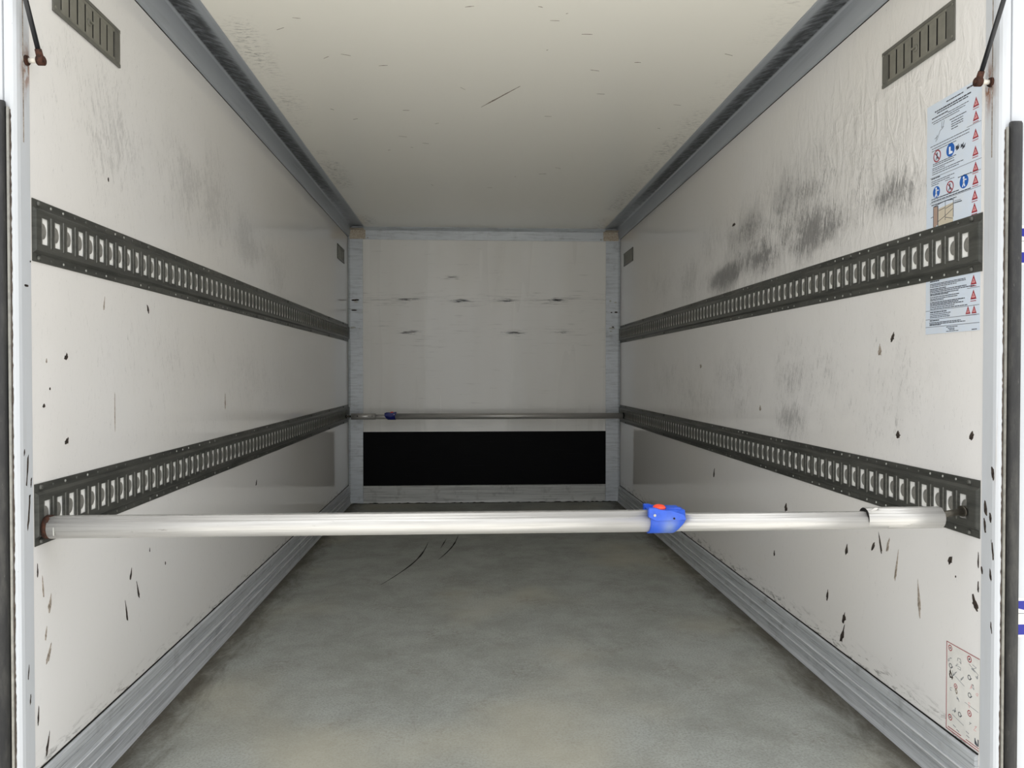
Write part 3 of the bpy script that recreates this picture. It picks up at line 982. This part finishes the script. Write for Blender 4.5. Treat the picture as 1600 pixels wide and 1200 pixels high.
GL = [(0.155, 1.191, .010, .009, .4, 'gouge', .3), (0.047, 1.067, .007, .005, 0, 'gouge', .4), (0.155, 0.969, .011, .008, .5, 'gouge', .4), (0.367, 1.346, .004, .018, .2, 'gougel', .9),
      (0.674, 1.36, .008, .013, -.4, 'gouge', .6), (0.531, 0.515, .006, .016, .3, 'gouge', .9), (0.585, 0.445, .006, .026, -.35, 'gouge', .9), (0.50, 0.405, .006, .030, -.25, 'gouge', .95),
      (0.066, 0.560, .009, .020, .25, 'gougel', .7), (0.060, 0.437, .009, .022, .45, 'gougel', .8), (0.036, .61, .004, .022, -.1, 'gougel', .8), (0.047, .492, .004, .015, .2, 'gougel', .8),
      (0.012, .66, .003, .014, 0, 'gouge', .8), (0.010, 0.30, .003, .022, .1, 'gouge', .8), (0.050, 0.208, .006, .024, .3, 'gouge', .8), (0.804, 0.485, .004, .006, 0, 'gouge', .6), (0.674, .56, .002, .006, 0, 'gouge', .6),
      (0.06, 1.18, .003, .005, 0, 'gougel', .5), (0.075, 1.11, .003, .003, 0, 'gouge', .5), (0.43, 1.02, .002, .05, 0, 'gougel', .9), (1.47, 1.02, .006, .03, 0, 'gougel', .9),
      (0.40, 1.72, .004, .006, 0, 'gouge', .5), (1.95, .60, .012, .014, .3, 'gouge', .6)]
for (y, z, ly, lz, le, m, tl) in GL: gouge(wall_left, -1, y, z, ly, lz, le, m, tl)
GR = [(0.425, 1.262, .012, .014, -.45, 'gouge', .5), (0.391, 0.957, .014, .010, -.2, 'gouge', .3), (0.039, 0.981, .012, .012, -.4, 'gouge', .5), (0.713, 0.52, .010, .020, -.2, 'gouge', .8), (0.535, 0.573, .012, .013, -.5, 'gouge', .6),
      (0.487, 0.585, .006, .030, .3, 'gouge', .5), (0.445, 0.595, .009, .022, -.35, 'gougel', .6), (0.125, 0.628, .012, .012, -.4, 'gouge', .4), (0.018, 0.538, .013, .018, .4, 'gouge', .3),
      (0.730, 0.272, .014, .020, -.3, 'gouge', .7), (0.742, 0.205, .012, .034, -.4, 'gouge', .85), (0.857, 0.318, .008, .022, -.2, 'gouge', .7), (1.36, 0.357, .010, .012, 0, 'gouge', .6), (1.239, 0.58, .016, .020, -.3, 'gouge', .7),
      (2.2, .60, .012, .022, -.3, 'gouge', .7), (1.532, 0.985, .012, .012, 0, 'gougel', .5), (0.272, 0.468, .009, .045, .1, 'gougel', .85), (0.395, 0.535, .006, .045, -.2, 'gougel', .9),
      (2.45, 1.19, .02, .012, 0, 'gougel', .4), (0.006, 0.655, .003, .020, 0, 'gouge', .6), (0.006, 0.585, .003, .016, 0, 'gouge', .6), (0.50, 1.22, .012, .018, 0, 'gougel', .6), (1.9, 1.90, .03, .008, -.4, 'gouge', .4), (0.10, .59, .003, .003, 0, 'gouge', .4)]
for (y, z, ly, lz, le, m, tl) in GR: gouge(wall_right, 1, y, z, ly, lz, le, m, tl)

# drag marks on the ceiling and floor
def streak(parent, pts, wdt, mat, up, z):
    bm = bmesh.new(); prev = None
    n = len(pts)
    for i, (x, y) in enumerate(pts):
        a = pts[max(0, i - 1)]; b = pts[min(n - 1, i + 1)]
        d = Vector((b[0] - a[0], b[1] - a[1])).normalized()
        k = wdt * math.sin(PI * (i + .35) / (n - .3)) * random.uniform(.6, 1.1)
        q = [bm.verts.new((x - d.y * k, y + d.x * k, z)), bm.verts.new((x, y, z + up * .0012)), bm.verts.new((x + d.y * k, y - d.x * k, z))]
        if prev:
            for c in range(2): bm.faces.new((prev[c], prev[c + 1], q[c + 1], q[c]))
        prev = q
    obj('drag_mark', bm, mat, parent)

def lin(a, b, n=10, bow=0.0):
    return [(a[0] + (b[0] - a[0]) * i / (n - 1) + bow * math.sin(PI * i / (n - 1)), a[1] + (b[1] - a[1]) * i / (n - 1)) for i in range(n)]
streak(ceiling, lin((-0.08, 1.78), (0.09, 1.50)), .006, 'gougel', -1, H - .0004)
for i in range(34):
    x, y, L = random.uniform(-.95, .95), random.uniform(.55, 3.4), random.uniform(.008, .05)
    a = random.gauss(0, .5)
    streak(ceiling, lin((x, y), (x + L * math.cos(a), y + L * math.sin(a)), 5), random.uniform(.0012, .003), 'gougel', -1, H - .0004)
streak(floor, lin((-0.62, 2.25), (-0.42, 3.3), 14, .05), .006, 'shadow_dirt', 1, .0003)
streak(floor, lin((-0.33, 2.8), (-0.22, 3.5), 12, .02), .006, 'shadow_dirt', 1, .0003)
streak(floor, lin((-0.33, 3.1), (-0.30, 3.4), 8, .0), .004, 'shadow_dirt', 1, .0003)

# ------------------------------------------------------------------ stickers on the right wall
SX = -1     # prints stand off towards -x
def quadp(bm, y0, y1, z0, z1, d, th=.0003):
    box(bm, -d - th, -d, min(y0, y1), max(y0, y1), min(z0, z1), max(z0, z1))

def poly(bm, pts, d, th=.0003):
    A = [bm.verts.new((-d - th, y, z)) for y, z in pts]
    B = [bm.verts.new((-d, y, z)) for y, z in pts]
    bm.faces.new(A); bm.faces.new(B[::-1])
    for i in range(len(pts)):
        j = (i + 1) % len(pts)
        bm.faces.new((A[i], A[j], B[j], B[i]))

def segm(bm, a, b, wd, d=.0009, th=.0003):
    a, b = Vector(a), Vector(b)
    t = (b - a)
    if t.length < 1e-6: return
    t.normalize(); nrm = Vector((-t.y, t.x)) * wd / 2
    poly(bm, [tuple(a - nrm), tuple(b - nrm), tuple(b + nrm), tuple(a + nrm)], d, th)

def ringp(bm, c, r0, r1, d=.0009, n=24, th=.0003):
    for i in range(n):
        t, u = 2 * PI * i / n, 2 * PI * (i + 1) / n
        poly(bm, [(c[0] + r * math.cos(k), c[1] + r * math.sin(k)) for r, k in ((r0, t), (r1, t), (r1, u), (r0, u))], d, th)

def discp(bm, c, r, d=.0009, n=24, th=.0003):
    poly(bm, [(c[0] + r * math.cos(2 * PI * i / n), c[1] + r * math.sin(2 * PI * i / n)) for i in range(n)], d, th)

def textrow(bm, ya, yb, z, h):
    """a row of small print: word-length dashes from ya (left) to yb (right)"""
    y = ya
    while y > yb + .003:
        wl = random.uniform(.005, .017)
        quadp(bm, y, max(yb, y - wl), z - h / 2, z + h / 2, .0009)
        y -= wl + random.uniform(.0012, .0022)

ps = thing('instruction_sticker', 'pale blue instruction sticker with warning triangles on the right wall', 'sticker', (W - .0002, 0, 1.263))
Z0 = 1.263
sheet = obj('sheet', bx(-.0009, -.0003, 0.008, 0.2475, 0, 0.660), 'sheet', ps)
ROWS = [(0.157, .083, 1.910, .004), (.068, .030, 1.914, .006), (.210, .051, 1.898, .005), (.200, .063, 1.8915, .004), (.224, .150, 1.882, .004), (.150, .061, 1.878, .0025), (.224, .074, 1.872, .0025), (.217, .099, 1.866, .0025),
        (.141, .070, 1.8535, .003), (.134, .083, 1.846, .003), (.134, .083, 1.839, .003), (.134, .083, 1.833, .003), (.134, .100, 1.826, .003),
        (.230, .056, 1.803, .0025), (.223, .057, 1.795, .0025), (.223, .111, 1.788, .0025), (.217, .112, 1.750, .0028), (.217, .117, 1.745, .0028), (.22, .12, 1.738, .0025), (.22, .16, 1.733, .0025), (.22, .078, 1.727, .0025), (.22, .10, 1.721, .0025),
        (.224, .183, 1.709, .004), (.224, .119, 1.701, .0025), (.224, .136, 1.6955, .0025), (.224, .19, 1.690, .0025), (.16, .119, 1.6895, .002), (.103, .046, 1.6845, .003),
        (.223, .099, 1.650, .0035), (.223, .049, 1.6435, .0035), (.223, .109, 1.6335, .0035),
        (.227, .184, 1.4135, .004), (.227, .068, 1.406, .0028), (.227, .066, 1.402, .0028), (.227, .104, 1.3975, .0028), (.227, .149, 1.3915, .0035), (.227, .063, 1.387, .0032), (.227, .031, 1.3825, .0032), (.227, .095, 1.3775, .0032), (.226, .140, 1.374, .0032),
        (.226, .089, 1.368, .003), (.226, .10, 1.363, .0028), (.226, .163, 1.359, .0028), (.226, .07, 1.353, .0035), (.226, .097, 1.3485, .0035), (.226, .076, 1.344, .0032), (.226, .114, 1.339, .003), (.226, .059, 1.334, .003),
        (.226, .148, 1.325, .004), (.226, .131, 1.3195, .0028), (.226, .136, 1.3145, .0028), (.226, .133, 1.310, .0028), (.227, .183, 1.301, .004), (.229, .086, 1.295, .003), (.228, .067, 1.291, .003), (.228, .174, 1.288, .003),
        (.15, .097, 1.279, .0025), (.142, .113, 1.2745, .0025), (.136, .113, 1.271, .0025), (.15, .096, 1.267, .0022), (.04, .019, 1.2665, .003)]
for seg_name, lo, hi in (('text_block', 1.815, 2.0), ('text_block', 1.72, 1.815), ('text_block', 1.60, 1.72), ('text_block', 1.33, 1.42), ('text_block', 1.2, 1.33)):
    bm = bmesh.new()
    for (ya, yb, z, h) in ROWS:
        if lo <= z < hi: textrow(bm, ya, yb, z - Z0, h * .75)
    obj(seg_name, bm, 'ink', ps, kind='stuff')
bm = bmesh.new()
for (ya, yb, z) in ((.067, .009, 1.8095), (.23, .006, 1.712), (.23, .008, 1.640), (.047, .009, 1.683), (.2475, .010, 1.330), (.2475, .010, 1.305), (.2475, .009, 1.283), (.06, .010, 1.377)):
    quadp(bm, ya, yb, z - Z0 - .0007, z - Z0 + .0007, .0009)
obj('divider_lines', bm, 'inkl', ps)

def tri(y, z, h=.0165):
    bm = bmesh.new()
    wv = h * .95
    O = [(y + wv, z - Z0 - h), (y - wv, z - Z0 - h), (y, z - Z0 + h)]
    I = [(y + wv * .55, z - Z0 - h * .66), (y - wv * .55, z - Z0 - h * .66), (y, z - Z0 + h * .35)]
    for i in range(3):
        j = (i + 1) % 3
        poly(bm, [O[i], O[j], I[j], I[i]], .0009)
    quadp(bm, y + wv, y - wv * .9, z - Z0 - h * 1.42, z - Z0 - h * 1.28, .0009)
    t = obj('warning_triangle', bm, 'inkred', ps)
    bm = bmesh.new(); poly(bm, I, .0009, .0002)
    for dy in (-.003, .003): pass
    obj('triangle_field', bm, 'inkpink', t)
    bm = bmesh.new(); segm(bm, (y, z - Z0 - h * .05), (y, z - Z0 - h * .55), .0022, .0012); obj('triangle_mark', bm, 'inkred', t)
for (y, z) in ((.030, 1.866), (.030, 1.830), (.031, 1.783), (.031, 1.738), (.030, 1.696), (.030, 1.662), (.032, 1.622), (.033, 1.588), (.034, 1.398), (.034, 1.359)): tri(y, z, .0128)
for (y, z) in ((.056, 1.319), (.031, 1.319)): tri(y, z, .0105)

def blue_sign(y, z, r, kind):
    bm = bmesh.new(); discp(bm, (y, z - Z0), r); t = obj('mandatory_sign', bm, 'inkblue', ps)
    bm = bmesh.new(); c = (y, z - Z0)
    if kind == 0:       # boot
        poly(bm, [(c[0] + .006, c[1] + .009), (c[0] - .001, c[1] + .009), (c[0] - .001, c[1] - .003), (c[0] - .010, c[1] - .006), (c[0] - .010, c[1] - .011), (c[0] + .006, c[1] - .011)], .0012)
    else:               # figure reaching
        discp(bm, (c[0] + .001, c[1] + .010), .0036, .0012, 10)
        segm(bm, (c[0], c[1] + .006), (c[0] + .001, c[1] - .003), .006, .0012); segm(bm, (c[0], c[1] + .005), (c[0] - .011, c[1] + .003), .003, .0012)
        segm(bm, (c[0], c[1] - .002), (c[0] + .006, c[1] - .014), .0036, .0012); segm(bm, (c[0] + .001, c[1] - .002), (c[0] - .004, c[1] - .014), .0036, .0012)
    obj('pictogram', bm, 'inkwhite', t)
blue_sign(.137, 1.770, .0185, 0); blue_sign(.200, 1.668, .0165, 1); blue_sign(.077, 1.668, .0185, 1)

def ban_sign(y, z, r):
    c = (y, z - Z0)
    bm = bmesh.new(); ringp(bm, c, r * .80, r); segm(bm, (c[0] + r * .6, c[1] + r * .6), (c[0] - r * .6, c[1] - r * .6), r * .17); t = obj('prohibition_sign', bm, 'inkred', ps)
    bm = bmesh.new(); discp(bm, (c[0], c[1] + r * .42), r * .16, .0012, 8); segm(bm, (c[0], c[1] + r * .3), (c[0], c[1] - r * .15), r * .22, .0012); segm(bm, (c[0], c[1] - r * .1), (c[0] + r * .35, c[1] - r * .6), r * .15, .0012); segm(bm, (c[0], c[1] - r * .1), (c[0] - r * .3, c[1] - r * .6), r * .15, .0012)
    obj('pictogram', bm, 'ink', t)
ban_sign(.198, 1.770, .0175); ban_sign(.138, 1.668, .0165)

bm = bmesh.new()
for dy in (0, .0): pass
for (y, z) in ((.108, 1.770), (.104, 1.766), (.086, 1.768), (.079, 1.763)):
    poly(bm, [(y + .007, z - Z0 - .006), (y - .004, z - Z0 - .003), (y - .007, z - Z0 + .007), (y, z - Z0 + .002), (y + .005, z - Z0 + .005)], .0009)
obj('worn_print', bm, 'ink', ps)
# faint line drawing of a lift arm
bm = bmesh.new()
for a, b in (((.20, 1.815), (.185, 1.838)), ((.185, 1.838), (.172, 1.842)), ((.178, 1.843), (.176, 1.862)), ((.172, 1.842), (.166, 1.862)), ((.21, 1.822), (.196, 1.826)), ((.168, 1.845), (.178, 1.845)), ((.205, 1.812), (.198, 1.83))):
    segm(bm, (a[0], a[1] - Z0), (b[0], b[1] - Z0), .0016)
obj('line_drawing', bm, 'inkl', ps)
# drawing of the open box body
bm = bmesh.new()
poly(bm, [(.213, 1.628 - Z0), (.192, 1.626 - Z0), (.192, 1.575 - Z0), (.213, 1.565 - Z0)], .0009)
dr = obj('box_drawing', bm, 'inkbrown', ps)
bm = bmesh.new()
poly(bm, [(.190, 1.618 - Z0), (.123, 1.622 - Z0), (.123, 1.565 - Z0), (.190, 1.568 - Z0)], .0009); obj('drawn_wall', bm, 'inktan', dr)
bm = bmesh.new()
for a, b, wd in (((.213, 1.628), (.192, 1.626), .002), ((.192, 1.626), (.192, 1.57), .003), ((.213, 1.628), (.213, 1.57), .0018), ((.213, 1.628), (.158, 1.634), .0015), ((.158, 1.634), (.122, 1.630), .0015), ((.158, 1.634), (.158, 1.580), .0015), ((.122, 1.630), (.122, 1.582), .0015),
                 ((.188, 1.612), (.160, 1.615), .0014), ((.155, 1.612), (.124, 1.618), .0014), ((.190, 1.582), (.158, 1.592), .0014), ((.158, 1.592), (.124, 1.605), .0014), ((.158, 1.588), (.124, 1.578), .0014), ((.225, 1.598), (.213, 1.600), .0016), ((.120, 1.619), (.085, 1.618), .0024), ((.118, 1.624), (.09, 1.623), .001)):
    segm(bm, (a[0], a[1] - Z0), (b[0], b[1] - Z0), wd, .0012)
obj('drawn_lines', bm, 'ink', dr)

# red framed diagram sticker at the lower right
ds = thing('diagram_sticker', 'white diagram sticker with red border low on the right wall', 'sticker', (W - .0002, 0, 0.150))
D0 = 0.150
obj('sheet', bx(-.0009, -.0003, -0.004, 0.137, .0055, 0.251), 'sheetw', ds)
bm = bmesh.new()
segm(bm, (.1355, .0065), (.1355, .250), .0022); segm(bm, (.1366, .2495), (-.003, .2495), .0020); segm(bm, (.1366, .0068), (-.003, .0068), .0022); segm(bm, (.128, .0135), (.07, .0135), .0022); segm(bm, (.05, .0135), (-.003, .0135), .002)
obj('red_border', bm, 'inkred', ds)
for i, (y, z, r) in enumerate(((.120, .386, .0085), (.038, .385, .0090), (.118, .193, .0085), (.036, .240, .0085), (.095, .289, .0072))):
    bm = bmesh.new(); ringp(bm, (y, z - D0), r * .72, r, n=18); t = obj('red_dial', bm, 'inkred', ds)
    bm = bmesh.new(); discp(bm, (y, z - D0), r * .30, n=10); obj('dial_dot', bm, 'inkred' if i > 2 else 'gouge', t)
def scrib(cy, cz, n, sp, mat, wd=.0011):
    bm = bmesh.new()
    p = (cy, cz - D0)
    for i in range(n):
        q = (cy + random.uniform(-sp, sp) * 1.0, cz - D0 + random.uniform(-sp, sp) * 1.1)
        segm(bm, p, q, wd); p = q
    return obj('control_symbol', bm, mat, ds)
for (y, z, n, sp, mm) in ((.122, .352, 5, .009, 'inkl'), (.085, .352, 6, .012, 'inkl'), (.079, .363, 4, .009, 'ink'), (.100, .320, 6, .011, 'inkl'), (.068, .318, 5, .010, 'inkl'), (.020, .366, 6, .011, 'inkl'), (.006, .350, 5, .008, 'inkl'),
                          (.026, .316, 5, .010, 'inkl'), (.010, .300, 5, .009, 'inkpink'), (.034, .262, 5, .009, 'inkpink'), (.100, .222, 6, .009, 'inkl'), (.118, .270, 4, .008, 'inkl'), (.085, .262, 5, .009, 'inkl'),
                          (.034, .215, 4, .007, 'inkl'), (.012, .212, 5, .008, 'inkpink'), (.030, .315, 4, .010, 'inkpink')):
    scrib(y, z, n, sp, mm)
bm = bmesh.new()
for (y, z) in ((.118, .337), (.038, .336), (.036, .289), (.077, .219)):
    ringp(bm, (y, z - D0), .0048, .0068, n=14); segm(bm, (y - .003, z - D0 - .006), (y - .010, z - D0 + .001), .0018)
obj('round_symbols', bm, 'ink', ds)
bm = bmesh.new()
for a, b in (((.097, .316), (.058, .304)), ((.055, .262), (.0, .258)), ((.11, .206), (.06, .196)), ((.04, .372), (.0, .356))):
    segm(bm, (a[0], a[1] - D0), (b[0], b[1] - D0), .0010)
for (y, z) in ((.105, .178), (.09, .172), (.05, .186), (.048, .176)):
    segm(bm, (y, z - D0), (y - .012, z - D0 - .002), .0018)
obj('diagram_lines', bm, 'inkl', ds)
bm = bmesh.new(); poly(bm, [(.014, .020), (.003, .016), (.003, .022), (.010, .030), (.012, .036), (.014, .034)], .0009); quadp(bm, .002, -.002, .018, .036, .0009); obj('dark_symbol', bm, 'ink', ds)
gouge(wall_right, 1, 0.116, 0.312, .010, .014, .3, 'gouge', .3)
gouge(wall_right, 1, 0.092, 0.276, .007, .009, .1, 'gougel', .3)
